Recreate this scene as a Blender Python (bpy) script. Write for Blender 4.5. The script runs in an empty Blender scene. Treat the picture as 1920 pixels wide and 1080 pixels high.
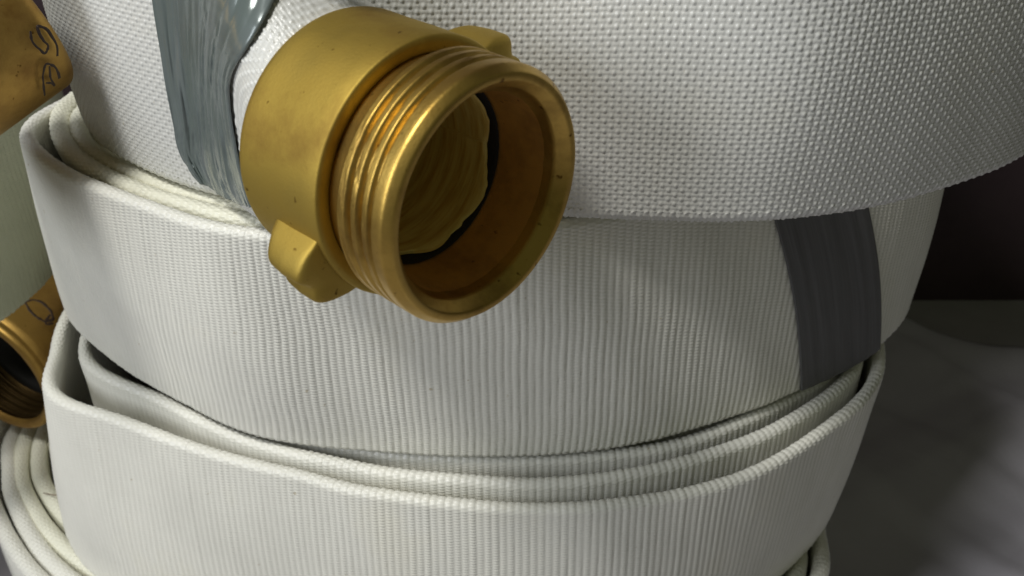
import bpy, math, random
import numpy as np
from mathutils import Vector, Matrix
R = math.radians
sc = bpy.context.scene
# ------------------------------------------------------------------ camera
CAM_H = 0.177
cam_d = bpy.data.cameras.new('camera'); cam = bpy.data.objects.new('camera', cam_d)
sc.collection.objects.link(cam); sc.camera = cam
cam.location = (0, 0, CAM_H); cam.rotation_euler = (R(90 - 33), 0, 0)
cam_d.sensor_width = 36; cam_d.lens = 1800 / 1920 * 36
cam_d.dof.use_dof = True; cam_d.dof.focus_distance = 0.205; cam_d.dof.aperture_fstop = 30
cam_d.clip_start = 0.005; cam_d.clip_end = 50
# ------------------------------------------------------------------ world, lamps, exposure
w = bpy.data.worlds.new('World'); sc.world = w; w.use_nodes = True
bg = w.node_tree.nodes['Background']
bg.inputs[0].default_value = (0.93, 1.0, 0.68, 1); bg.inputs[1].default_value = 0.080

def area_lamp(name, loc, target, sx, sy, power, col):
    l = bpy.data.lights.new(name, 'AREA'); l.shape = 'RECTANGLE'; l.size = sx; l.size_y = sy
    l.energy = power; l.color = col
    o = bpy.data.objects.new(name, l); sc.collection.objects.link(o)
    o.location = loc
    o.rotation_euler = (Vector(target) - Vector(loc)).to_track_quat('-Z', 'Y').to_euler()
    return o
area_lamp('ceiling_light', (-0.34, -0.08, 0.82), (0.0, 0.2, 0.03), 0.15, 0.15, 4.6, (1.0, 0.985, 0.95))
area_lamp('window_light', (-0.54, -0.18, 0.33), (-0.06, 0.2, 0.03), 0.32, 0.32, 2.3, (0.90, 0.93, 1.0))
sc.view_settings.view_transform = 'Standard'; sc.view_settings.look = 'None'
sc.view_settings.exposure = 0.0; sc.view_settings.gamma = 1.0

# ------------------------------------------------------------------ materials
def mat(name, base, rough, metal=0.0):
    m = bpy.data.materials.new(name); m.use_nodes = True
    b = m.node_tree.nodes['Principled BSDF']
    b.inputs['Base Color'].default_value = (*base, 1); b.inputs['Roughness'].default_value = rough
    b.inputs['Metallic'].default_value = metal
    return m, m.node_tree, b
def node(nt, t, **kw):
    n = nt.nodes.new(t)
    for k, v in kw.items():
        if k in n.inputs: n.inputs[k].default_value = v
        else: setattr(n, k, v)
    return n
def ramp(nt, fac, stops):
    r = nt.nodes.new('ShaderNodeValToRGB'); nt.links.new(fac, r.inputs[0])
    e = r.color_ramp.elements
    while len(e) < len(stops): e.new(0.5)
    for k, (p, c) in enumerate(stops): e[k].position = p; e[k].color = (*c, 1)
    return r.outputs[0]
def noise(nt, scale, detail=4, rough=0.55, coord='Object', stretch=None):
    tc = nt.nodes.new('ShaderNodeTexCoord'); o = tc.outputs[coord]
    if stretch:
        mp = nt.nodes.new('ShaderNodeMapping'); mp.inputs['Scale'].default_value = stretch
        nt.links.new(o, mp.inputs[0]); o = mp.outputs[0]
    n = nt.nodes.new('ShaderNodeTexNoise'); n.inputs['Scale'].default_value = scale
    n.inputs['Detail'].default_value = detail; n.inputs['Roughness'].default_value = rough
    nt.links.new(o, n.inputs[0]); return n.outputs[0]
def bump(nt, b, h, strength, dist):
    n = nt.nodes.new('ShaderNodeBump'); n.inputs['Strength'].default_value = strength
    n.inputs['Distance'].default_value = dist
    nt.links.new(h, n.inputs['Height']); nt.links.new(n.outputs[0], b.inputs['Normal'])

def fabric(name, tint, rough=0.36):
    m, nt, b = mat(name, tint, rough)
    t = Vector(tint)
    n1 = noise(nt, 22, 5, 0.6)
    c = ramp(nt, n1, [(0.30, tuple(t * 0.90)), (0.55, tuple(t)), (0.8, (t.x * 1.03, t.y * 1.01, t.z * 0.95))])
    # sparse tiny soil specks
    n2 = noise(nt, 420, 2, 0.5)
    sp = ramp(nt, n2, [(0.74, (1, 1, 1)), (0.80, (0.72, 0.66, 0.56))])
    mx = nt.nodes.new('ShaderNodeMix'); mx.data_type = 'RGBA'; mx.blend_type = 'MULTIPLY'; mx.inputs[0].default_value = 1
    nt.links.new(c, mx.inputs[6]); nt.links.new(sp, mx.inputs[7]); nt.links.new(mx.outputs[2], b.inputs['Base Color'])
    b.inputs['Specular IOR Level'].default_value = 0.55
    b.inputs['Sheen Weight'].default_value = 0.15
    # filaments of each yarn: fine lines along the weave
    n3 = noise(nt, 1.0, 2, 0.6, 'UV', (9000, 2500, 1))
    bump(nt, b, n3, 0.35, 0.00006)
    return m
M_white = fabric('white_woven_jacket', (0.80, 0.79, 0.71))
M_top = fabric('grey_white_woven_jacket', (0.67, 0.67, 0.63), 0.30)
M_cream = fabric('cream_woven_jacket', (0.80, 0.79, 0.65))
M_green = fabric('shaded_woven_jacket', (0.47, 0.49, 0.36), 0.6)  # left roll's jacket: the shade on it is put into this darker green tint

def brass(name, base, rough, dark=0.55, spots=True):
    m, nt, b = mat(name, base, rough, 1.0)
    t = Vector(base)
    n1 = noise(nt, 60, 6, 0.65)
    c = ramp(nt, n1, [(0.25, (t.x * dark, t.y * dark * 0.9, t.z * dark)), (0.5, tuple(t)), (0.8, (t.x * 1.08, t.y * 1.1, t.z * 1.2))])
    sp = ramp(nt, noise(nt, 520, 2, 0.5), [(0.70, (1, 1, 1)), (0.77, (0.35, 0.28, 0.22))])
    st = ramp(nt, noise(nt, 35, 6, 0.7), [(0.60, (1, 1, 1)), (0.75, (0.70, 0.60, 0.50))])
    m1 = nt.nodes.new('ShaderNodeMix'); m1.data_type = 'RGBA'; m1.blend_type = 'MULTIPLY'; m1.inputs[0].default_value = 1
    m2 = nt.nodes.new('ShaderNodeMix'); m2.data_type = 'RGBA'; m2.blend_type = 'MULTIPLY'; m2.inputs[0].default_value = 1
    nt.links.new(c, m1.inputs[6]); nt.links.new(sp, m1.inputs[7]); nt.links.new(m1.outputs[2], m2.inputs[6]); nt.links.new(st, m2.inputs[7])
    nt.links.new(m2.outputs[2], b.inputs['Base Color'])
    n2 = noise(nt, 1800, 3, 0.6)
    rr = ramp(nt, n1, [(0.3, (rough * 1.15,) * 3), (0.7, (rough * 0.9,) * 3)])
    nt.links.new(rr, b.inputs['Roughness'])
    bump(nt, b, n2, 0.30, 0.00012)
    return m
M_brass = brass('cast_brass', (0.45, 0.320, 0.070), 0.60, 0.66)
M_turned = brass('turned_brass', (0.56, 0.37, 0.09), 0.40, 0.42)
M_bore = brass('tarnished_brass', (0.72, 0.38, 0.09), 0.46, 0.5)
M_bore.node_tree.nodes['Principled BSDF'].inputs['Metallic'].default_value = 0.4
M_shaded_brass = brass('shaded_brass', (0.46, 0.29, 0.08), 0.50, 0.6)  # browner brass of the left couplings, their shade painted into the colour
M_dark = brass('dark_brass', (0.10, 0.065, 0.025), 0.5, 0.5)  # near-black brass for the inner threads of the open couplings
M_ring, nt, b = mat('machined_brass', (0.55, 0.43, 0.13), 0.5, 0.15)
n = noise(nt, 1.0, 3, 0.6, 'UV', (700, 1.2, 1)); nt.links.new(ramp(nt, n, [(0.35, (0.72, 0.48, 0.10)), (0.6, (0.98, 0.80, 0.26))]), b.inputs['Base Color'])
bump(nt, b, n, 0.6, 0.0002)
M_black, _, b = mat('black_rubber', (0.012, 0.011, 0.010), 0.7)
M_ink, _, b = mat('marker_ink', (0.035, 0.018, 0.010), 0.6)
M_duct, nt, b = mat('silver_duct_tape', (0.20, 0.235, 0.235), 0.24, 0.2)
n = noise(nt, 1.0, 4, 0.6, 'UV', (170, 24, 1)); nt.links.new(ramp(nt, n, [(0.3, (0.12, 0.15, 0.135)), (0.55, (0.16, 0.19, 0.185)), (0.8, (0.24, 0.26, 0.25))]), b.inputs['Base Color'])
bump(nt, b, n, 0.22, 0.0006)
M_tape, nt, b = mat('dark_grey_tape', (0.05, 0.048, 0.048), 0.62)
n = noise(nt, 1.0, 4, 0.6, 'UV', (900, 25, 1)); nt.links.new(ramp(nt, n, [(0.3, (0.085, 0.084, 0.085)), (0.7, (0.12, 0.119, 0.12))]), b.inputs['Base Color'])
bump(nt, b, n, 0.35, 0.0003)
M_floor, nt, b = mat('concrete_floor', (0.10, 0.10, 0.10), 0.85)
n = noise(nt, 14, 8, 0.65); nt.links.new(ramp(nt, n, [(0.3, (0.27, 0.25, 0.255)), (0.7, (0.34, 0.32, 0.325))]), b.inputs['Base Color'])
bump(nt, b, n, 0.4, 0.004)
M_sheet, nt, b = mat('dull_grey_sheet', (0.16, 0.16, 0.165), 0.8)
n = noise(nt, 16, 7, 0.6); nt.links.new(ramp(nt, n, [(0.3, (0.47, 0.45, 0.50)), (0.7, (0.52, 0.50, 0.55))]), b.inputs['Base Color'])
n = noise(nt, 300, 5, 0.7); bump(nt, b, n, 0.4, 0.0006)
M_wall, nt, b = mat('dark_maroon_board', (0.018, 0.009, 0.010), 0.7)
n = noise(nt, 20, 6, 0.6); nt.links.new(ramp(nt, n, [(0.3, (0.036, 0.020, 0.025)), (0.7, (0.055, 0.034, 0.038))]), b.inputs['Base Color'])
M_hair, _, b = mat('brown_fibre', (0.14, 0.07, 0.04), 0.6)

# ------------------------------------------------------------------ helpers
def tag(o, label=None, cat=None, group=None, kind=None):
    if label: o['label'] = label
    if cat: o['category'] = cat
    if group: o['group'] = group
    if kind: o['kind'] = kind
    return o
def empty(name, loc):
    o = bpy.data.objects.new(name, None); sc.collection.objects.link(o); o.location = loc
    o.empty_display_size = 0.02; return o
def put(o, parent):
    if parent is not None:
        o.parent = parent
        o.matrix_parent_inverse = world_of(parent).inverted()
    return o
def world_of(o):
    m = Matrix.LocRotScale(o.location, o.rotation_euler, o.scale)
    return m if o.parent is None else world_of(o.parent) @ o.matrix_parent_inverse @ m
def grid_mesh(name, P, material, parent=None, close_u=False, close_v=False, uv=None, smooth=True, flip=False):
    """P: (nu, nv, 3) array of world points"""
    nu, nv = P.shape[:2]
    iu = np.arange(nu if close_u else nu - 1); iv = np.arange(nv if close_v else nv - 1)
    U, V = np.meshgrid(iu, iv, indexing='ij'); U1 = (U + 1) % nu; V1 = (V + 1) % nv
    q = np.stack([U * nv + V, U1 * nv + V, U1 * nv + V1, U * nv + V1], -1).reshape(-1, 4)
    if flip: q = q[:, ::-1]
    me = bpy.data.meshes.new(name)
    me.vertices.add(nu * nv); me.vertices.foreach_set('co', P.reshape(-1).astype(np.float32))
    me.loops.add(q.size); me.polygons.add(len(q))
    me.loops.foreach_set('vertex_index', q.reshape(-1).astype(np.int32))
    me.polygons.foreach_set('loop_start', np.arange(0, q.size, 4, dtype=np.int32))
    me.polygons.foreach_set('loop_total', np.full(len(q), 4, dtype=np.int32))
    if uv is not None:
        l = me.uv_layers.new(name='UVMap')
        l.data.foreach_set('uv', uv.reshape(-1, 2)[q.reshape(-1)].reshape(-1).astype(np.float32))
    me.polygons.foreach_set('use_smooth', np.full(len(q), smooth))
    me.update(calc_edges=True)
    me.materials.append(material)
    o = bpy.data.objects.new(name, me); sc.collection.objects.link(o)
    return put(o, parent)
def catmull(pts, n=24):
    p = np.array(pts, float); p = np.vstack([2 * p[0] - p[1], p, 2 * p[-1] - p[-2]])
    out = []
    t = np.linspace(0, 1, n, endpoint=False)[:, None]
    for i in range(1, len(p) - 2):
        a, b_, c, d = p[i - 1], p[i], p[i + 1], p[i + 2]
        # centripetal-ish tangents keep unevenly spaced points smooth
        d1, d2, d0 = np.linalg.norm(c - b_), np.linalg.norm(d - c), np.linalg.norm(b_ - a)
        m1 = (c - b_) - (c - a) * d1 / (d0 + d1) + (b_ - a) * d1 / max(d0, 1e-9)
        m1 = (c - b_ + d1 * ((b_ - a) / d0 - (c - a) / (d0 + d1)))
        m2 = (c - b_ + d1 * ((d - c) / d2 - (d - b_) / (d1 + d2)))
        out.append((2 * t**3 - 3 * t**2 + 1) * b_ + (t**3 - 2 * t**2 + t) * m1 + (-2 * t**3 + 3 * t**2) * c + (t**3 - t**2) * m2)
    out.append(p[-2][None]); return np.vstack(out)
def vnoise(x, seed, n=512):
    rs = np.random.RandomState(seed); g = rs.uniform(-1, 1, n)
    i = np.floor(x).astype(int); f = x - i; f = f * f * (3 - 2 * f)
    return g[i % n] * (1 - f) + g[(i + 1) % n] * f
def weave(s, t, p, q, kind, wob):
    s = s + wob
    i = np.floor(s / p); fx = s / p - i - 0.5
    ph = t / q + 0.5 * np.mod(i, 2)
    col = np.sqrt(np.clip(np.cos(np.pi * fx), 0, 1))
    if kind == 'rib':
        return col * (0.72 + 0.28 * np.cos(2 * np.pi * ph))
    warp = np.clip(np.cos(np.pi * fx), 0, 1) ** 1.3 * np.clip(0.22 + 0.78 * np.cos(2 * np.pi * ph), 0, 1) ** 0.55
    weft = 0.22 + 0.34 * np.clip(-np.cos(2 * np.pi * ph), 0, 1) ** 0.8
    return np.maximum(warp, weft)

def hose_band(name, bottom, top, material, parent, th=0.0042, kind='rib', p=0.00195, q=0.00095, amp=0.00046,
              win=(-9, 9, 9), ds=0.00036, dt=0.00026, coarse=0.004, seed=0, tmin=0.0, bulge=0.0015, zwav=0.0006, face_low=0.0012, phase=0.0):
    """flattened woven hose standing on edge. bottom/top: 3D points of its outer face's lower and upper edge.
    win=(xmin,xmax,ymax): where the weave is modelled yarn by yarn. tmin: height fraction of the fine part"""
    B = catmull(bottom); T = catmull(top)
    mid = (B + T) / 2
    L = np.concatenate([[0], np.cumsum(np.linalg.norm(np.diff(mid, axis=0), axis=1))])
    # sampling along the hose
    ss = [0.0]
    fine = (mid[:, 0] > win[0]) & (mid[:, 0] < win[1]) & (mid[:, 1] < win[2])
    while ss[-1] < L[-1]:
        f = np.interp(ss[-1], L, fine.astype(float)); ss.append(ss[-1] + (ds if f > 0.01 else coarse))
    s = np.array(ss[:-1])
    b = np.stack([np.interp(s, L, B[:, k]) for k in range(3)], -1); t_ = np.stack([np.interp(s, L, T[:, k]) for k in range(3)], -1)
    isf = np.interp(s, L, fine.astype(float))
    m = (b + t_) / 2; k = 9
    # tangents from the dense source curve, smoothed
    dm = np.gradient(mid, L, axis=0); dm = np.stack([np.interp(s, L, dm[:, c]) for c in range(3)], -1)
    n = np.stack([dm[:, 1], -dm[:, 0], 0 * dm[:, 0]], -1); n /= np.linalg.norm(n, axis=1)[:, None] + 1e-12
    if np.mean((m - np.array([0, 0.33, 0]))[:, :2] @ np.array([0, 1.0]) * 0 + np.sum(n * (m - m.mean(0) ), axis=1)) < 0: n = -n
    r = th / 2
    w = float(np.mean(np.linalg.norm(t_ - b, axis=1)))
    # cross-section parameter: outer face (0..w-th), upper fold, inner face, lower fold
    wf = w - th; per = 2 * wf + 2 * math.pi * r
    lo = tmin * wf
    tt = list(np.arange(0, lo, face_low)) + list(np.arange(lo, wf + math.pi * r + 0.006, dt)) + list(np.arange(wf + math.pi * r + 0.006, per - math.pi * r, 0.004)) + list(np.arange(per - math.pi * r, per - 1e-5, 0.0006 if tmin > 0.2 else dt * 1.5))
    tt = np.array(tt)
    S, Tt = np.meshgrid(s, tt, indexing='ij')
    a = np.clip((Tt - wf) / r, 0, math.pi); a2 = np.clip((Tt - (2 * wf + math.pi * r)) / r, 0, math.pi)
    on_in = (Tt > wf + math.pi * r)
    # local (outward o, up h) coordinates in the band's own frame
    h = np.where(Tt <= wf, Tt, np.where(Tt <= wf + math.pi * r, wf + r * np.sin(a), np.where(Tt <= 2 * wf + math.pi * r, wf - (Tt - wf - math.pi * r), -r * np.sin(a2))))
    o = np.where(Tt <= wf, 0.0, np.where(Tt <= wf + math.pi * r, -r + r * np.cos(a), np.where(Tt <= 2 * wf + math.pi * r, -2 * r, -r - r * np.cos(a2))))
    nh = np.where(Tt <= wf, 0.0, np.where(Tt <= wf + math.pi * r, np.sin(a), np.where(Tt <= 2 * wf + math.pi * r, 0.0, -np.sin(a2))))
    no = np.where(Tt <= wf, 1.0, np.where(Tt <= wf + math.pi * r, np.cos(a), np.where(Tt <= 2 * wf + math.pi * r, -1.0, -np.cos(a2))))
    # woven relief
    wk = 0.4 if kind == 'basket' else 1.0
    wob = wk * 0.00035 * vnoise(Tt / 0.011 + 3.1 * seed, seed) + wk * 0.0004 * vnoise(Tt / 0.03 + S / 0.09, seed + 5)
    wv = weave(S + phase, Tt, p, q, kind, wob) * amp * isf[:, None]
    cn = 0.06 if kind == 'basket' else 0.16
    wv = wv * (0.92 + cn * vnoise(np.floor((S + phase + wob) / p) * 7.31, seed + 2))
    # broad unevenness
    x = np.clip(h / max(w - th, 1e-6), 0, 1)
    bul = bulge * np.sin(np.pi * x) + 0.0007 * vnoise(S / 0.031 + x * 1.4, seed + 7) * np.sin(np.pi * np.clip(x, 0.05, 0.95)) + 0.00022 * vnoise(S / 0.012 + x * 3, seed + 8)
    o = o + bul * np.where(no < -0.5, 0.3, 1) + wv * no
    h = h + wv * nh + zwav * vnoise(S / 0.028, seed + 11) * x
    up = (t_ - b); up /= np.linalg.norm(up, axis=1)[:, None]
    P = b[:, None, :] + up[:, None, :] * (h + r)[..., None] + n[:, None, :] * o[..., None]
    uv = np.stack([S, Tt], -1)
    return grid_mesh(name, P, material, parent, close_v=True, uv=uv)

def xyz(pts, z): return [(x, y, z) for x, y in pts]
def coil_fill(parent, cx, cy, rx, ry, z0, z1, turns, material, seed=0, turn0=0.0):
    """inner coils of the roll as one long spiral band"""
    pts = []
    N = int(turns * 26)
    for i in range(N + 1):
        a = 2 * math.pi * i / 26 + turn0; f = 1 - 0.86 * i / N
        pts.append((cx + rx * f * math.cos(a), cy + ry * f * math.sin(a)))
    return hose_band('inner_coil', xyz(pts, z0), xyz(pts, z1), material, parent, win=(9, 9, -9), coarse=0.003, dt=0.0012, amp=0, seed=seed, tmin=0.5, face_low=0.01)

# ------------------------------------------------------------------ the place
def flat(name, x0, x1, y0, y1, z, nx, ny, hfun, material):
    X, Y = np.meshgrid(np.linspace(x0, x1, nx), np.linspace(y0, y1, ny), indexing='ij')
    return grid_mesh(name, np.stack([X, Y, z + hfun(X, Y)], -1), material)
FZ = -0.149
o = flat('floor', -2.5, 2.5, -2.5, 3.0, FZ, 12, 12, lambda X, Y: 0 * X, M_floor); tag(o, kind='structure')
def box(name, x0, x1, y0, y1, z0, z1, material, parent=None, bev=0.0):
    me = bpy.data.meshes.new(name)
    v = [(x, y, z) for x in (x0, x1) for y in (y0, y1) for z in (z0, z1)]
    f = [(0, 1, 3, 2), (4, 6, 7, 5), (0, 4, 5, 1), (2, 3, 7, 6), (0, 2, 6, 4), (1, 5, 7, 3)]
    me.from_pydata(v, [], f); me.materials.append(material)
    ob = bpy.data.objects.new(name, me); sc.collection.objects.link(ob)
    if bev:
        mo = ob.modifiers.new('b', 'BEVEL'); mo.width = bev; mo.segments = 2
    return put(ob, parent)
wl = box('wall', -2.5, 2.5, 0.488, 0.60, FZ - 0.01, 1.6, M_wall); tag(wl, kind='structure')

# rumpled grey sheet on the floor, right of the stack
edge = catmull([(0.02, 0.60), (0.14, 0.51), (0.2326, 0.4643), (0.2413, 0.4535), (0.2688, 0.4379), (0.2889, 0.4354), (0.35, 0.43), (0.5, 0.42)], 30)
nu, nv = len(edge), 140
P = np.zeros((nu, nv, 3))
for j in range(nv):
    f = j / (nv - 1)
    P[:, j, 0] = edge[:, 0] - 0.02 * f; P[:, j, 1] = edge[:, 1] * (1 - f) + (-0.25) * f
X, Y = P[..., 0], P[..., 1]
hh = 0.0035 * vnoise(X / 0.05 + Y / 0.09, 3) + 0.003 * vnoise(Y / 0.045 - X / 0.13, 4) + 0.0016 * vnoise((X * 1.3 + Y) / 0.02, 6) + 0.0006 * vnoise((Y * 1.7 - X) / 0.008, 9)
F = np.linspace(0, 1, nv)[None, :]
P[..., 2] = FZ + 0.0085 + hh * np.clip(F * 25, 0.15, 1) - 0.006 * np.exp(-F * 60)
sheet = grid_mesh('ground_sheet', P, M_sheet)
mo = sheet.modifiers.new('s', 'SOLIDIFY'); mo.thickness = 0.0015
tag(sheet, 'rumpled dull grey sheet lying on the floor right of the hoses', 'ground sheet')

# ------------------------------------------------------------------ brass coupling
def lathe(name, prof, material, parent, M, nseg=128, uvs=1.0, thread=None, wavy=None):
    """prof: (a, r) along the axis, a=0 at the open front face, growing backward"""
    prof = np.array(prof, float); th = np.linspace(0, 2 * np.pi, nseg, endpoint=False)
    A = np.repeat(prof[:, 0][:, None], nseg, 1); Rr = np.repeat(prof[:, 1][:, None], nseg, 1)
    TH = np.repeat(th[None, :], len(prof), 0)
    if thread: Rr = Rr + thread(A, TH)
    if wavy: A = A + wavy(A, TH)
    P = np.stack([Rr * np.cos(TH), Rr * np.sin(TH), -A], -1)
    Pw = P @ np.array(M.to_3x3()).T + np.array(M.translation)
    L = np.concatenate([[0], np.cumsum(np.linalg.norm(np.diff(prof, axis=0), axis=1))])
    uv = np.stack([np.repeat(L[:, None], nseg, 1), TH], -1)
    return grid_mesh(name, Pw, material, parent, close_v=True, uv=uv)
def frame(origin, axis, roll=0.0):
    z = Vector(axis).normalized(); x = Vector((0, 0, 1)).cross(z).normalized(); y = z.cross(x)
    q = Matrix((x, y, z)).transposed().to_4x4()
    return Matrix.Translation(Vector(origin)) @ q @ Matrix.Rotation(roll, 4, 'Z')
def arc(cx, cy, r, a0, a1, n=6):
    return [(cx + r * math.cos(R(a0 + (a1 - a0) * k / n)), cy + r * math.sin(R(a0 + (a1 - a0) * k / n))) for k in range(n + 1)]

def lug(M, ang, a0, a1, r0, height, width, parent):
    """rocker lug: rounded bar along the axis, flared root"""
    nx, ny = 60, 60
    P = np.zeros((nx, ny, 3))
    for i in range(nx):
        u = i / (nx - 1); aa = a0 + (a1 - a0) * u
        e = math.sin(math.pi * min(max(u, 0.0), 1.0))
        prof_h = height * (1 - abs(2 * u - 1) ** 9) ** 0.5 if 0 < u < 1 else 0.0
        for j in range(ny):
            v = 2 * j / (ny - 1) - 1
            flare = 1.0 + 0.5 * abs(v) ** 6
            hh = prof_h * (1 - abs(v) ** 6.0) ** 0.5 * (1 - 0.22 * math.exp(-(v / 0.35) ** 2)) if abs(v) < 1 else 0.0
            wd = width / 2 * v * (1.0 + 0.30 * (abs(v) ** 8))
            rr = math.sqrt(max(r0 * r0 - wd * wd, 0)) - 0.0006 + hh * (1 - 0.10 * (u > 0.5) * (2 * u - 1))
            P[i, j] = (rr, wd, -aa)
    c, s = math.cos(ang), math.sin(ang)
    Rz = np.array([[c, -s, 0], [s, c, 0], [0, 0, 1]])
    Pw = (P @ Rz.T) @ np.array(M.to_3x3()).T + np.array(M.translation)
    return grid_mesh('lug', Pw, M_brass, parent)

def female_coupling(parent, M, L=0.045, k=1.0, seg=112):
    """smooth swivel barrel open at the front, threads on the inside"""
    rb = 0.0222 * k
    body = [(0.0016, 0.0186 * k), (0.0004, 0.0192 * k), (0.0, 0.0197 * k), (0.0, 0.0208 * k), (0.0003, 0.0214 * k), (0.0010, 0.0218 * k), (0.0022, 0.0219 * k), (0.0030, 0.0216 * k), (0.0036, 0.0217 * k), (0.0046, rb)] + \
           [(0.0060 + i * (L - 0.0100) / 8, rb) for i in range(9)] + arc(L - 0.0028, rb - 0.0028, 0.0028, 90, 0, 7) + [(L, 0.0172 * k)]
    body_o = lathe('coupling', body, M_shaded_brass, parent, M, seg)
    thr = lambda A, TH: 0.0007 * k * np.cos(2 * np.pi * (A / 0.0027 + TH / (2 * np.pi))) * (A > 0.0030) * (A < 0.0150)
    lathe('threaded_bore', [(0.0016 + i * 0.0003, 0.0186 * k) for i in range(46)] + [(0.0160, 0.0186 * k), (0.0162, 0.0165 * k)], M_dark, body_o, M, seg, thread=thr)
    lathe('gasket', [(0.0158, 0.0186 * k), (0.0160, 0.0150 * k), (0.0300, 0.0145 * k), (0.0302, 0.0001)], M_black, body_o, M, 64)
    return body_o

def coupling(parent, M, L=0.038, k=1.0, lug_angles=(), deep=0.034, body_mat=None, seg=160, detail=True):
    bm_ = body_mat or M_brass
    rb = 0.0212 * k; aS = 0.0160
    body = [(aS + 0.0004, 0.0186 * k), (aS, 0.0200 * k)] + arc(aS + 0.0006, rb - 0.0006, 0.0006, 180, 90, 3)[1:] + \
           [(aS + 0.004 + i * (L - aS - 0.009) / 6, rb + 0.00005 * math.sin(i)) for i in range(7)] + \
           arc(L - 0.0028, rb - 0.0028, 0.0028, 90, 0, 7) + [(L, 0.0172 * k), (L - 0.001, 0.0168 * k)]
    body_o = lathe('coupling', body, bm_, parent, M, seg)
    # threaded end
    def thr(A, TH):
        pitch = 0.0027; ph = (A / pitch + TH / (2 * np.pi)) % 1.0
        tri = 1 - np.abs(2 * ph - 1)
        prof_t = np.clip((tri - 0.10) / 0.50, 0, 1); prof_t = prof_t ** 0.85
        wear = 1 + 0.32 * vnoise(TH * 3.0, 81) + 0.10 * vnoise(TH * 17.0, 82)
        win = np.clip((A - 0.0036) / 0.0009, 0, 1) * np.clip((0.0118 - A) / 0.0009, 0, 1) * (A > 0.003)
        return -0.00100 * k * win * (1 - prof_t) * wear - 0.00010 * win * (vnoise(TH * 9 + A * 900, 83) > 0.55)
    lip = 0.0170 * k
    tp = [(0.030, 0.0146 * k), (0.024, 0.0148 * k), (0.0195, 0.0150 * k), (0.0045, 0.0162 * k), (0.0030, 0.0165 * k), (0.0022, 0.01665 * k), (0.0020, 0.0168 * k), (0.0003, 0.0179 * k), (0.0001, 0.0181 * k),
          (0.0, 0.0183 * k), (0.0, 0.0191 * k), (0.0001, 0.0193 * k), (0.0003, 0.01945 * k), (0.0012, 0.0201 * k), (0.0015, 0.02025 * k), (0.0018, 0.0203 * k)]
    tp += [(0.0024 + i * 0.00015, 0.0203 * k) for i in range(64)]
    tp += [(0.0122, 0.0196 * k), (0.0128, 0.0188 * k), (0.0136, 0.0185 * k), (0.0170, 0.0185 * k)]
    nb = 4
    lathe('threaded_end', tp[nb - 1:], M_turned, body_o, M, seg, thread=thr)
    lathe('bore', tp[:nb], M_bore, body_o, M, seg)
    if detail:
        # rubber gasket with a ragged edge, then the hose expander ring deeper in
        gw = lambda A, TH: (A < 0.0185) * (0.0011 * np.sin(TH * 5 + 0.6) + 0.0009 * np.sin(TH * 9 + 2.0) + 0.0004 * np.sin(TH * 17))
        ga = [(0.0146, 0.01515 * k), (0.0149, 0.0149 * k), (0.0175, 0.0147 * k), (0.0240, 0.0145 * k)]
        lathe('gasket', ga, M_black, body_o, M, seg)
        ew = lambda A, TH: (A < 0.0170) * (0.0008 * np.sin(TH * 3 + 0.9) + 0.0006 * np.sin(TH * 7 + 2.6) + 0.00035 * vnoise(TH * 6, 91) + 0.0002 * vnoise(TH * 14, 92))
        er = [(0.0160, 0.0146 * k), (0.0163, 0.0143 * k)] + [(0.0172 + 0.0008 * i, (0.0142 - 0.00008 * (i % 2) - 0.00003 * i) * k) for i in range(30)]
        lathe('expansion_ring', er, M_ring, body_o, M, seg, wavy=ew)
    cap = [(0.040 if detail else 0.012, 0.0150 * k), (0.0402 if detail else 0.0122, 0.0001)]
    lathe('hose_lining', cap, M_black, body_o, M, 48)
    for a in lug_angles:
        lug(M, a, aS + 0.0012, aS + 0.0128, rb, 0.0060 * k, 0.0100 * k, body_o)
    return body_o

def ink_stroke(M, pts, r, parent, rad=0.00022, n=14):
    """pen stroke on the coupling's barrel: pts=(a, angle) """
    c = catmull([(a, t, 0) for a, t in pts], n)
    C = np.stack([(r + 0.0) * np.cos(c[:, 1]), (r + 0.0) * np.sin(c[:, 1]), -c[:, 0]], -1)
    nr = np.stack([np.cos(c[:, 1]), np.sin(c[:, 1]), 0 * c[:, 1]], -1)
    tg = np.gradient(C, axis=0); tg /= np.linalg.norm(tg, axis=1)[:, None] + 1e-12
    sd = np.cross(nr, tg)
    wv = rad * (1 + 0.3 * vnoise(np.arange(len(c)) / 5.0, 21))[:, None]
    P = np.stack([C - sd * wv - nr * 2e-5, C - sd * wv * 0.8 + nr * 5e-5, C + sd * wv * 0.8 + nr * 5e-5, C + sd * wv - nr * 2e-5], 1)
    Pw = P @ np.array(M.to_3x3()).T + np.array(M.translation)
    return grid_mesh('ink_mark', Pw, M_ink, parent)

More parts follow.
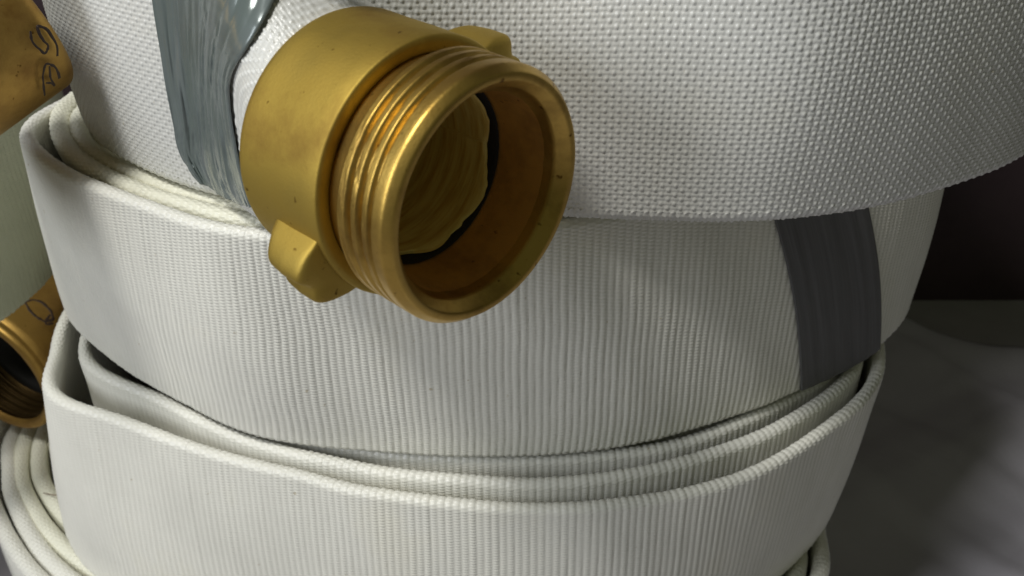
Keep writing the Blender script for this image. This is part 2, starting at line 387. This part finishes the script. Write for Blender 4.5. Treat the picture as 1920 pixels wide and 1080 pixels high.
# ------------------------------------------------------------------ roll A: topmost, with the big coupling
A = empty('fire_hose_roll', (0.0, 0.33, 0.073))
tag(A, 'topmost white fire hose roll with silver tape and the large brass coupling', 'fire hose', 'stacked fire hose rolls')
a_pts = [(-0.060, 0.430), (-0.105, 0.375), (-0.126, 0.310), (-0.1245, 0.268), (-0.1135, 0.239), (-0.0862, 0.212), (-0.0633, 0.1995), (-0.030, 0.1935), (0.0, 0.193), (0.0289, 0.1905), (0.0588, 0.190),
         (0.0836, 0.1965), (0.1054, 0.2067), (0.1251, 0.219), (0.145, 0.240), (0.158, 0.275), (0.155, 0.32), (0.13, 0.375), (0.09, 0.42)]
a_f = [float(np.interp(x, [0.0, 0.0289, 0.0588], [1.0, 0.968, 0.94])) if 7 < i else 1.0 for i, (x, y) in enumerate(a_pts)]
a_low = [(x * f, y * f, CAM_H - (CAM_H - 0.0708) * f) for (x, y), f in zip(a_pts, a_f)]   # lifts clear of roll B towards the right
a_band = hose_band('outer_layer', a_low, [(x, y - 0.001, 0.1450) for x, y, z in a_low], M_top, A, th=0.0062, kind='basket', p=0.00142, q=0.0023, amp=0.00054,
          win=(-0.13, 0.17, 0.285), ds=0.00027, dt=0.00027, seed=1, bulge=0.0020, zwav=0.0008)
coil_fill(A, 0.012, 0.325, 0.118, 0.110, 0.0735, 0.1445, 9, M_cream, 2)

# ------------------------------------------------------------------ roll B: middle, dark tape band
Bq = empty('fire_hose_roll', (0.0, 0.33, 0.0))
tag(Bq, 'middle white fire hose roll below the large coupling, wrapped with a dark grey tape band', 'fire hose', 'stacked fire hose rolls')
b_bot = [(-0.04, 0.445), (-0.10, 0.40), (-0.143, 0.33), (-0.152, 0.285), (-0.1473, 0.262), (-0.1244, 0.2345), (-0.0927, 0.2105), (-0.0697, 0.1976), (-0.0371, 0.1913), (-0.0113, 0.1893), (0.02, 0.1913), (0.05, 0.2003),
         (0.0839, 0.2174), (0.1113, 0.2365), (0.1281, 0.2567), (0.1350, 0.29), (0.130, 0.34), (0.10, 0.40), (0.05, 0.44)]
b_top = [(-0.04, 0.440), (-0.09, 0.40), (-0.118, 0.335), (-0.1300, 0.283), (-0.1365, 0.2475), (-0.1172, 0.2216), (-0.0850, 0.1990), (-0.0640, 0.1878), (-0.0371, 0.1833), (-0.0113, 0.1850), (0.02, 0.1925), (0.05, 0.2035),
         (0.0839, 0.2214), (0.1103, 0.2395), (0.1271, 0.2577), (0.1350, 0.288), (0.130, 0.338), (0.10, 0.398), (0.05, 0.438)]
hose_band('outer_layer', xyz(b_bot, 0.0), xyz(b_top, 0.0705), M_white, Bq, th=0.0037, kind='rib', win=(-0.16, 0.14, 0.30), ds=0.00036, dt=0.00027, seed=3, bulge=0.0008)
for k, pts in enumerate([
    [(-0.06, 0.40), (-0.112, 0.33), (-0.1295, 0.29), (-0.1345, 0.2660), (-0.1277, 0.2453), (-0.1121, 0.2252), (-0.096, 0.2122), (-0.08, 0.2025), (-0.0629, 0.1946), (-0.040, 0.1905), (0.0, 0.1900), (0.05, 0.2045), (0.10, 0.233), (0.12, 0.27), (0.12, 0.32)],
    [(-0.06, 0.39), (-0.105, 0.33), (-0.1230, 0.285), (-0.1280, 0.2610), (-0.1212, 0.2435), (-0.1077, 0.2284), (-0.0909, 0.2146), (-0.074, 0.2048), (-0.060, 0.1985), (-0.035, 0.1955), (0.0, 0.1955), (0.05, 0.210), (0.095, 0.238), (0.114, 0.275), (0.113, 0.32)],
    [(-0.055, 0.38), (-0.100, 0.32), (-0.1160, 0.275), (-0.1200, 0.2555), (-0.1137, 0.2413), (-0.0978, 0.2266), (-0.0836, 0.2152), (-0.0689, 0.2078), (-0.045, 0.2020), (0.0, 0.202), (0.05, 0.217), (0.09, 0.245), (0.107, 0.28), (0.105, 0.32)]]):
    hose_band('hose_layer', [(x * 0.92, y + 0.009, 0.001) for x, y in pts], xyz(pts, 0.0695 - 0.0004 * k), M_cream, Bq, th=0.0048, kind='rib', q=0.0011, win=(-0.14, -0.03, 0.30), seed=20 + k, tmin=0.86, bulge=0.0, ds=0.0004, zwav=0.0003)
coil_fill(Bq, -0.002, 0.325, 0.098, 0.095, 0.001, 0.068, 8, M_cream, 5)

# ------------------------------------------------------------------ roll C: lower, loose layers
Cq = empty('fire_hose_roll', (0.0, 0.33, -0.0735))
tag(Cq, 'lower white fire hose roll with loose layers gaping at its left and right ends', 'fire hose', 'stacked fire hose rolls')
c_top = [(-0.06, 0.42), (-0.115, 0.35), (-0.144, 0.295), (-0.1500, 0.266), (-0.1460, 0.2440), (-0.1400, 0.2245), (-0.1098, 0.2066), (-0.0683, 0.1894), (-0.0357, 0.1785), (-0.0081, 0.1748), (0.0258, 0.1748), (0.0618, 0.1853), (0.0881, 0.2033), (0.1133, 0.2311),
         (0.1190, 0.250), (0.1170, 0.285), (0.105, 0.34), (0.08, 0.40)]
c_bot = [(-0.06, 0.44), (-0.12, 0.36), (-0.152, 0.300), (-0.1600, 0.272), (-0.1600, 0.2471), (-0.1406, 0.2156), (-0.1120, 0.1990), (-0.0683, 0.1850), (-0.0357, 0.1765), (-0.0081, 0.1738), (0.0258, 0.1760), (0.0618, 0.1923), (0.0869, 0.2112), (0.1080, 0.2330),
         (0.1180, 0.252), (0.1190, 0.287), (0.105, 0.34), (0.08, 0.40)]
hose_band('outer_layer', xyz(c_bot, -0.0735), xyz(c_top, -0.0035), M_white, Cq, th=0.0035, kind='rib', win=(-0.17, 0.14, 0.30), ds=0.00036, dt=0.00027, seed=6, bulge=0.0010, p=0.0020)
c2 = [(-0.05, 0.42), (-0.105, 0.35), (-0.134, 0.285), (-0.1385, 0.256), (-0.1352, 0.2400), (-0.1014, 0.2146), (-0.0699, 0.1972), (-0.0366, 0.1860), (-0.0083, 0.1824), (0.0125, 0.1824), (0.0487, 0.191), (0.0817, 0.2084), (0.1068, 0.2337), (0.1130, 0.252), (0.111, 0.285), (0.10, 0.33)]
hose_band('hose_layer', xyz(c2, -0.073), xyz(c2, -0.0022), M_white, Cq, th=0.0035, kind='rib', win=(-0.15, 0.13, 0.30), seed=31, tmin=0.55, bulge=0.0, p=0.0020)
c3 = [(-0.05, 0.41), (-0.095, 0.34), (-0.122, 0.285), (-0.1230, 0.262), (-0.1130, 0.2430), (-0.0880, 0.2160), (-0.0579, 0.2005), (-0.0375, 0.1945), (-0.0086, 0.1910), (0.0129, 0.1915), (0.05, 0.1990), (0.0843, 0.2189), (0.1004, 0.2333), (0.107, 0.252), (0.105, 0.285), (0.095, 0.33)]
hose_band('hose_layer', xyz(c3, -0.073), xyz(c3, -0.0024), M_white, Cq, th=0.0035, kind='rib', win=(-0.13, 0.13, 0.28), seed=32, tmin=0.6, bulge=0.0, p=0.0020)
c4 = [(-0.05, 0.40), (-0.085, 0.34), (-0.108, 0.285), (-0.108, 0.262), (-0.098, 0.2430), (-0.0780, 0.2230), (-0.0500, 0.2075), (-0.0086, 0.1990), (0.0129, 0.2000), (0.05, 0.2080), (0.082, 0.228), (0.094, 0.245), (0.099, 0.262), (0.096, 0.29), (0.09, 0.33)]
hose_band('hose_layer', xyz(c4, -0.073), xyz(c4, -0.0030), M_cream, Cq, th=0.0035, kind='rib', win=(-0.12, 0.12, 0.25), seed=33, tmin=0.9, bulge=0.0, p=0.0020)
coil_fill(Cq, -0.002, 0.325, 0.085, 0.088, -0.073, -0.004, 7, M_cream, 7)

# ------------------------------------------------------------------ roll D: bottom
D = empty('fire_hose_roll', (0.0, 0.33, -0.148))
tag(D, 'bottom white fire hose roll, its edges fanning out below the small open coupling', 'fire hose', 'stacked fire hose rolls')
dl = [
    [(-0.09, 0.42), (-0.165, 0.37), (-0.205, 0.31), (-0.2060, 0.2800), (-0.1960, 0.256), (-0.1846, 0.2403), (-0.1764, 0.2303), (-0.1600, 0.2140), (-0.125, 0.193), (-0.07, 0.172), (-0.01, 0.164), (0.05, 0.173), (0.092, 0.198), (0.1060, 0.2180), (0.1095, 0.235), (0.112, 0.27), (0.11, 0.33)],
    [(-0.09, 0.41), (-0.160, 0.36), (-0.197, 0.305), (-0.1985, 0.2822), (-0.1904, 0.2627), (-0.1861, 0.2541), (-0.1756, 0.2395), (-0.1586, 0.2207), (-0.13, 0.201), (-0.07, 0.180), (-0.01, 0.172), (0.05, 0.181), (0.085, 0.200), (0.0990, 0.2200), (0.1020, 0.238), (0.105, 0.27), (0.103, 0.33)],
    [(-0.08, 0.40), (-0.150, 0.36), (-0.190, 0.310), (-0.1930, 0.2852), (-0.1856, 0.2609), (-0.1750, 0.2458), (-0.158, 0.2283), (-0.1428, 0.217), (-0.11, 0.198), (-0.07, 0.188), (-0.01, 0.180), (0.05, 0.189), (0.080, 0.207), (0.0930, 0.2230), (0.0960, 0.24), (0.098, 0.27), (0.096, 0.33)],
    [(-0.07, 0.40), (-0.140, 0.36), (-0.183, 0.315), (-0.1873, 0.2882), (-0.1804, 0.2648), (-0.167, 0.2468), (-0.1496, 0.2309), (-0.1288, 0.2181), (-0.09, 0.202), (-0.06, 0.194), (-0.01, 0.188), (0.05, 0.197), (0.075, 0.213), (0.087, 0.228), (0.0900, 0.245), (0.092, 0.27), (0.090, 0.33)],
    [(-0.07, 0.39), (-0.130, 0.36), (-0.175, 0.320), (-0.1834, 0.2900), (-0.1769, 0.2739), (-0.1612, 0.2517), (-0.1456, 0.2383), (-0.12, 0.222), (-0.085, 0.208), (-0.06, 0.200), (-0.01, 0.196), (0.05, 0.204), (0.07, 0.219), (0.081, 0.233), (0.0840, 0.25), (0.086, 0.27), (0.084, 0.33)]]
for k, pts in enumerate(dl):
    hose_band('hose_layer', xyz(pts, -0.148), xyz(pts, -0.0750), M_white if k < 2 else M_cream, D, th=0.0052 if k else 0.005, kind='rib', q=0.0011, win=(-0.22, -0.09, 0.32) if k > 1 else (-0.22, 0.12, 0.32), seed=40 + k, tmin=0.75 if k else 0.5, bulge=0.0, zwav=0.0003, ds=0.0004)
coil_fill(D, -0.04, 0.325, 0.115, 0.095, -0.147, -0.077, 8, M_cream, 9)

# ------------------------------------------------------------------ roll E: neighbouring stack at left
E_ = empty('fire_hose_roll', (-0.30, 0.30, 0.0))
tag(E_, 'shaded greenish fire hose roll at the left edge, its brass coupling marked with ink', 'fire hose', 'stacked fire hose rolls')
e_pts = [(-0.36, 0.17), (-0.30, 0.168), (-0.235, 0.180), (-0.195, 0.213), (-0.172, 0.2500), (-0.1640, 0.2800), (-0.166, 0.32), (-0.19, 0.38), (-0.24, 0.42)]
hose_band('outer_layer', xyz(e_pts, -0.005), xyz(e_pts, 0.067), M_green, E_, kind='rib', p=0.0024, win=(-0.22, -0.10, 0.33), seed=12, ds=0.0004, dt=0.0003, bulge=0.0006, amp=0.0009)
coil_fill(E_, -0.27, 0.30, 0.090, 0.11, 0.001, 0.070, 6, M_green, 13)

# ------------------------------------------------------------------ main coupling
axis = (0.73, -0.68, -0.02)
M1 = frame((-0.0034, 0.1420, 0.1020), axis)
# lug angles: measured in the coupling frame against world up
def up_angle(M):
    u = M.to_3x3().inverted() @ Vector((0, 0, 1)); return math.atan2(u.y, u.x)
ua = up_angle(M1); LUG = -60
cp = coupling(A, M1, L=0.039, k=1.13, lug_angles=(ua + R(LUG), ua + R(LUG + 180)))
cp['label'] = 'large brass coupling with threads and two lugs'

# hose neck: from round at the coupling to flat against roll A
def neck(parent, path, material, name='hose_neck', seed=50):
    """path: list of (centre, half-height, half-thickness)"""
    c = catmull([list(p[0]) + [p[1], p[2]] for p in path], 60)
    C = c[:, :3]; hh = c[:, 3]; ht = c[:, 4]
    L = np.concatenate([[0], np.cumsum(np.linalg.norm(np.diff(C, axis=0), axis=1))])
    s = np.arange(0, L[-1], 0.0003)
    C = np.stack([np.interp(s, L, C[:, k]) for k in range(3)], -1); hh = np.interp(s, L, hh); ht = np.interp(s, L, ht)
    tg = np.gradient(C, axis=0); tg[:, 2] = 0; tg /= np.linalg.norm(tg, axis=1)[:, None]
    n = np.stack([tg[:, 1], -tg[:, 0], 0 * s], -1)
    th = np.linspace(0, 2 * np.pi, 420, endpoint=False)
    per = 0.140
    S, TH = np.meshgrid(s, th, indexing='ij')
    wv = weave(S, TH / (2 * np.pi) * per, 0.00142, 0.0023, 'basket', 0.0003 * vnoise(TH * 3, 51)) * 0.00055
    ex = 0.75
    cs, sn = np.cos(TH), np.sin(TH)
    o = (ht[:, None] + wv) * np.sign(cs) * np.abs(cs) ** ex; h = (hh[:, None] + wv) * np.sign(sn) * np.abs(sn) ** ex
    P = C[:, None, :] + n[:, None, :] * o[..., None] + np.array([0, 0, 1.0]) * h[..., None]
    return grid_mesh(name, P, material, parent, close_v=True, uv=np.stack([S, TH * 0.022], -1))
nk = neck(A, [((-0.0290, 0.1655, 0.1037), 0.0195, 0.0180), ((-0.036, 0.1720, 0.1040), 0.0250, 0.0160), ((-0.0450, 0.1800, 0.1060), 0.031, 0.0110),
         ((-0.0560, 0.1900, 0.108), 0.0345, 0.0060), ((-0.0680, 0.2010, 0.109), 0.0350, 0.0025), ((-0.0780, 0.2120, 0.109), 0.0340, 0.0012)], M_top)

# silver tape over the neck and roll A
def sheet_from(name, rows, material, parent, nu=80, nv=130, crumple=0.0004, seed=60, wr=None, over=None):
    rows = [catmull(r, 40) for r in rows]
    G = []
    for k in range(len(rows[0])):
        G.append(catmull([r[k] for r in rows], 40))
    G = np.array(G)
    a = np.linspace(0, G.shape[0] - 1, nu).astype(int); b = np.linspace(0, G.shape[1] - 1, nv).astype(int)
    P = G[a][:, b]
    U, V = np.meshgrid(np.linspace(0, 1, nu), np.linspace(0, 1, nv), indexing='ij')
    d = crumple * (vnoise(U * 11 + V * 2.0, seed) + 0.6 * vnoise(U * 23 - V * 3.5, seed + 1) + 0.3 * vnoise(U * 40 + V * 9, seed + 2))
    if wr is not None: d = d + wr(U, V)
    if over:
        from mathutils.bvhtree import BVHTree
        Y = np.full(P.shape[:2], 9.0)
        for ob in over:
            me = ob.data; co = np.empty(len(me.vertices) * 3, np.float32); me.vertices.foreach_get('co', co); co = co.reshape(-1, 3)
            qv = np.empty(len(me.loops), np.int32); me.loops.foreach_get('vertex_index', qv); qv = qv.reshape(-1, 4)
            c = co[qv[:, 0]]
            keep = (c[:, 0] > -0.10) & (c[:, 0] < -0.01) & (c[:, 1] < 0.24)
            t = BVHTree.FromPolygons([Vector(v) for v in co.tolist()] if False else co.tolist(), qv[keep].tolist())
            for i in range(P.shape[0]):
                for j in range(P.shape[1]):
                    h = t.ray_cast(Vector((P[i, j, 0], 0.05, P[i, j, 2])), Vector((0, 1, 0)))
                    if h[0] is not None: Y[i, j] = min(Y[i, j], h[0].y)
        Y = np.where(Y > 1, P[..., 1], Y)
        for _ in range(10):       # the tape bridges hollows and rounds off
            Z = np.pad(Y, 1, mode='edge')
            Y = np.minimum(Y, (Z[:-2, 1:-1] + Z[2:, 1:-1] + Z[1:-1, :-2] + Z[1:-1, 2:]) / 4)
        for _ in range(8):
            Z = np.pad(Y, 1, mode='edge'); Y = (Z[:-2, 1:-1] + Z[2:, 1:-1] + Z[1:-1, :-2] + Z[1:-1, 2:] + 2 * Y) / 6
        P[..., 1] = Y - 0.0012
    P[..., 1] -= np.abs(d) * 1.3
    uv = np.stack([U * 0.03, V * 0.075], -1)
    o = grid_mesh(name, P, material, parent, uv=uv)
    mo = o.modifiers.new('s', 'SOLIDIFY'); mo.thickness = 0.0003
    return o
# rows run left to right, from above the frame down to the lower edge
rows = [
    [(-0.0740, 0.2060, 0.1480), (-0.0650, 0.1950, 0.1500), (-0.0540, 0.1820, 0.1520), (-0.0430, 0.1700, 0.1540), (-0.0315, 0.1600, 0.1550)],
    [(-0.0745, 0.2050, 0.1250), (-0.0670, 0.1940, 0.1255), (-0.0590, 0.1815, 0.1260), (-0.0510, 0.1725, 0.1270), (-0.0415, 0.1650, 0.1275)],
    [(-0.0755, 0.2060, 0.1060), (-0.0700, 0.1955, 0.1070), (-0.0640, 0.1850, 0.1080), (-0.0585, 0.1760, 0.1090), (-0.0530, 0.1690, 0.1100)],
    [(-0.0765, 0.2065, 0.0900), (-0.0715, 0.1970, 0.0915), (-0.0665, 0.1870, 0.0930), (-0.0610, 0.1780, 0.0950), (-0.0545, 0.1710, 0.0970)],
    [(-0.0765, 0.2075, 0.0815), (-0.0730, 0.2000, 0.0815), (-0.0680, 0.1910, 0.0820), (-0.0615, 0.1820, 0.0840), (-0.0545, 0.1750, 0.0880)],
    [(-0.0735, 0.2060, 0.0755), (-0.0710, 0.2020, 0.0750), (-0.0670, 0.1970, 0.0755), (-0.0605, 0.1900, 0.0775), (-0.0540, 0.1810, 0.0825)]]
def creases(U, V):
    d = 0 * U
    for u0, sl, wd, h, v0, v1 in ((0.55, 0.22, 0.020, 0.0007, 0.0, 0.7), (0.68, 0.30, 0.016, 0.0006, 0.0, 0.5), (0.30, -0.06, 0.014, 0.0004, 0.2, 0.9), (0.42, 0.05, 0.012, 0.0004, 0.3, 1.0),
                                  (0.82, 0.12, 0.020, 0.0006, 0.5, 1.0), (0.62, -0.10, 0.015, 0.0005, 0.6, 1.0), (0.18, 0.08, 0.012, 0.0003, 0.4, 1.0)):
        d = d + h * np.exp(-((U - u0 - sl * (0.5 - V)) / wd) ** 2) * np.clip((V - v0) / 0.1, 0, 1) * np.clip((v1 - V) / 0.1, 0, 1)
    return d
tp_ = sheet_from('silver_tape', rows, M_duct, A, over=[a_band, nk], wr=creases)
tp_['label'] = 'silver grey tape strip'

# dark tape band around roll B (follows its outer face at a small offset)
def band_on(name, bottom, top, z0, z1, x0, x1, off, material, parent, skew=0.0, over=0.004):
    B = catmull(xyz(bottom, z0)); T = catmull(xyz(top, z1))
    nu, nv = 60, 60
    P = np.zeros((nu, nv, 3)); uvv = np.zeros((nu, nv, 2))
    k0 = len(B) // 3
    for j in range(nv):
        v = j / (nv - 1); c = B * (1 - v) + T * v
        front = c[:, 1] < 0.30
        c = c[front]
        bow = 0.0018 * math.sin(math.pi * v)
        xs = np.linspace(x0[0] * (1 - v) + x0[1] * v + bow, x1[0] * (1 - v) + x1[1] * v + bow, nu)
        y = np.interp(xs, c[:, 0], c[:, 1])
        dy = np.gradient(y, xs); nrm = np.stack([dy, -np.ones(nu)], -1); nrm /= np.linalg.norm(nrm, axis=1)[:, None]
        bul = 0.0008 * math.sin(math.pi * v) + off
        P[:, j, 0] = xs + nrm[:, 0] * bul; P[:, j, 1] = y + nrm[:, 1] * bul; P[:, j, 2] = z0 + (z1 - z0) * v
        uvv[:, j, 0] = np.linspace(0, 0.03, nu); uvv[:, j, 1] = v * 0.07
    P[..., 1] -= (0.00018 * vnoise(np.linspace(0, 14, nu), 71))[:, None]
    # tuck under and over the edges of the band
    low = P[:, :1].copy(); low[..., 2] -= 0.0015; low[..., 1] += over; hi = P[:, -1:].copy(); hi[..., 2] += 0.0012; hi[..., 1] += over
    P = np.concatenate([low, P, hi], 1); uvv = np.concatenate([uvv[:, :1], uvv, uvv[:, -1:]], 1)
    o = grid_mesh(name, P, material, parent, uv=uvv)
    mo = o.modifiers.new('s', 'SOLIDIFY'); mo.thickness = 0.0004
    return o
dt_ = band_on('dark_tape', b_bot, b_top, 0.0015, 0.0700, (0.0828, 0.0612), (0.1118, 0.0878), 0.0013, M_tape, Bq)
dt_['label'] = 'dark grey tape band'

# ------------------------------------------------------------------ couplings of the left-hand hoses
M2 = frame((-0.1515, 0.190, 0.0925), (-0.64, -0.68, -0.36))
c2_ = female_coupling(E_, M2, L=0.052, k=1.02)
c2_['label'] = 'brass coupling barrel with handwritten ink mark'
M3 = frame((-0.1900, 0.2770, -0.0400), (-0.38, -0.92, -0.02))
c3_ = female_coupling(D, M3, L=0.045, k=1.20)
c3_['label'] = 'small open brass coupling with an ink loop'
rb3 = 0.0222 * 1.20; u3 = up_angle(M3)
ink_stroke(M3, [(0.0177, 1.136), (0.0157, 1.171), (0.0141, 1.097), (0.0131, 0.974), (0.0134, 0.857), (0.0149, 0.776), (0.0162, 0.758), (0.0178, 0.811), (0.0188, 0.941), (0.0188, 1.059), (0.0177, 1.136)], rb3, c3_, rad=0.0005)
ink_stroke(M3, [(0.0173, 0.828), (0.0141, 0.787), (0.0140, 0.742), (0.0158, 0.712)], rb3, c3_, rad=0.0005)
rb2 = 0.0222 * 1.08; u2 = up_angle(M2)
for st in ([(0.0467, 0.047), (0.0458, -0.023), (0.046, -0.134), (0.0468, -0.2), (0.0475, -0.182), (0.0478, -0.088), (0.048, -0.006), (0.0486, 0.045), (0.0494, 0.009), (0.0498, -0.111), (0.0495, -0.223), (0.0485, -0.303)],
           [(0.0417, -0.652), (0.0427, -0.479), (0.0441, -0.354), (0.0454, -0.304), (0.0465, -0.36), (0.0468, -0.463), (0.0465, -0.559)],
           [(0.0432, -0.492), (0.0442, -0.541), (0.0447, -0.616)], [(0.0458, -0.342), (0.0447, -0.48), (0.0448, -0.6)]):
    ink_stroke(M2, st, rb2, c2_, rad=0.00030)
# loose brown fibre on the bottom roll
fb = catmull([(-0.1690, 0.2500, -0.0735), (-0.163, 0.2480, -0.0725), (-0.157, 0.2500, -0.0722), (-0.150, 0.2490, -0.0730)], 10)
th = np.linspace(0, 2 * np.pi, 6, endpoint=False)
P = fb[:, None, :] + 0.00018 * np.stack([0 * th, np.cos(th), np.sin(th)], -1)[None]
fo = grid_mesh('loose_fibre', P, M_hair, None, close_v=True)
tag(fo, 'short brown fibre lying across the curved hose edges at lower left', 'fibre')
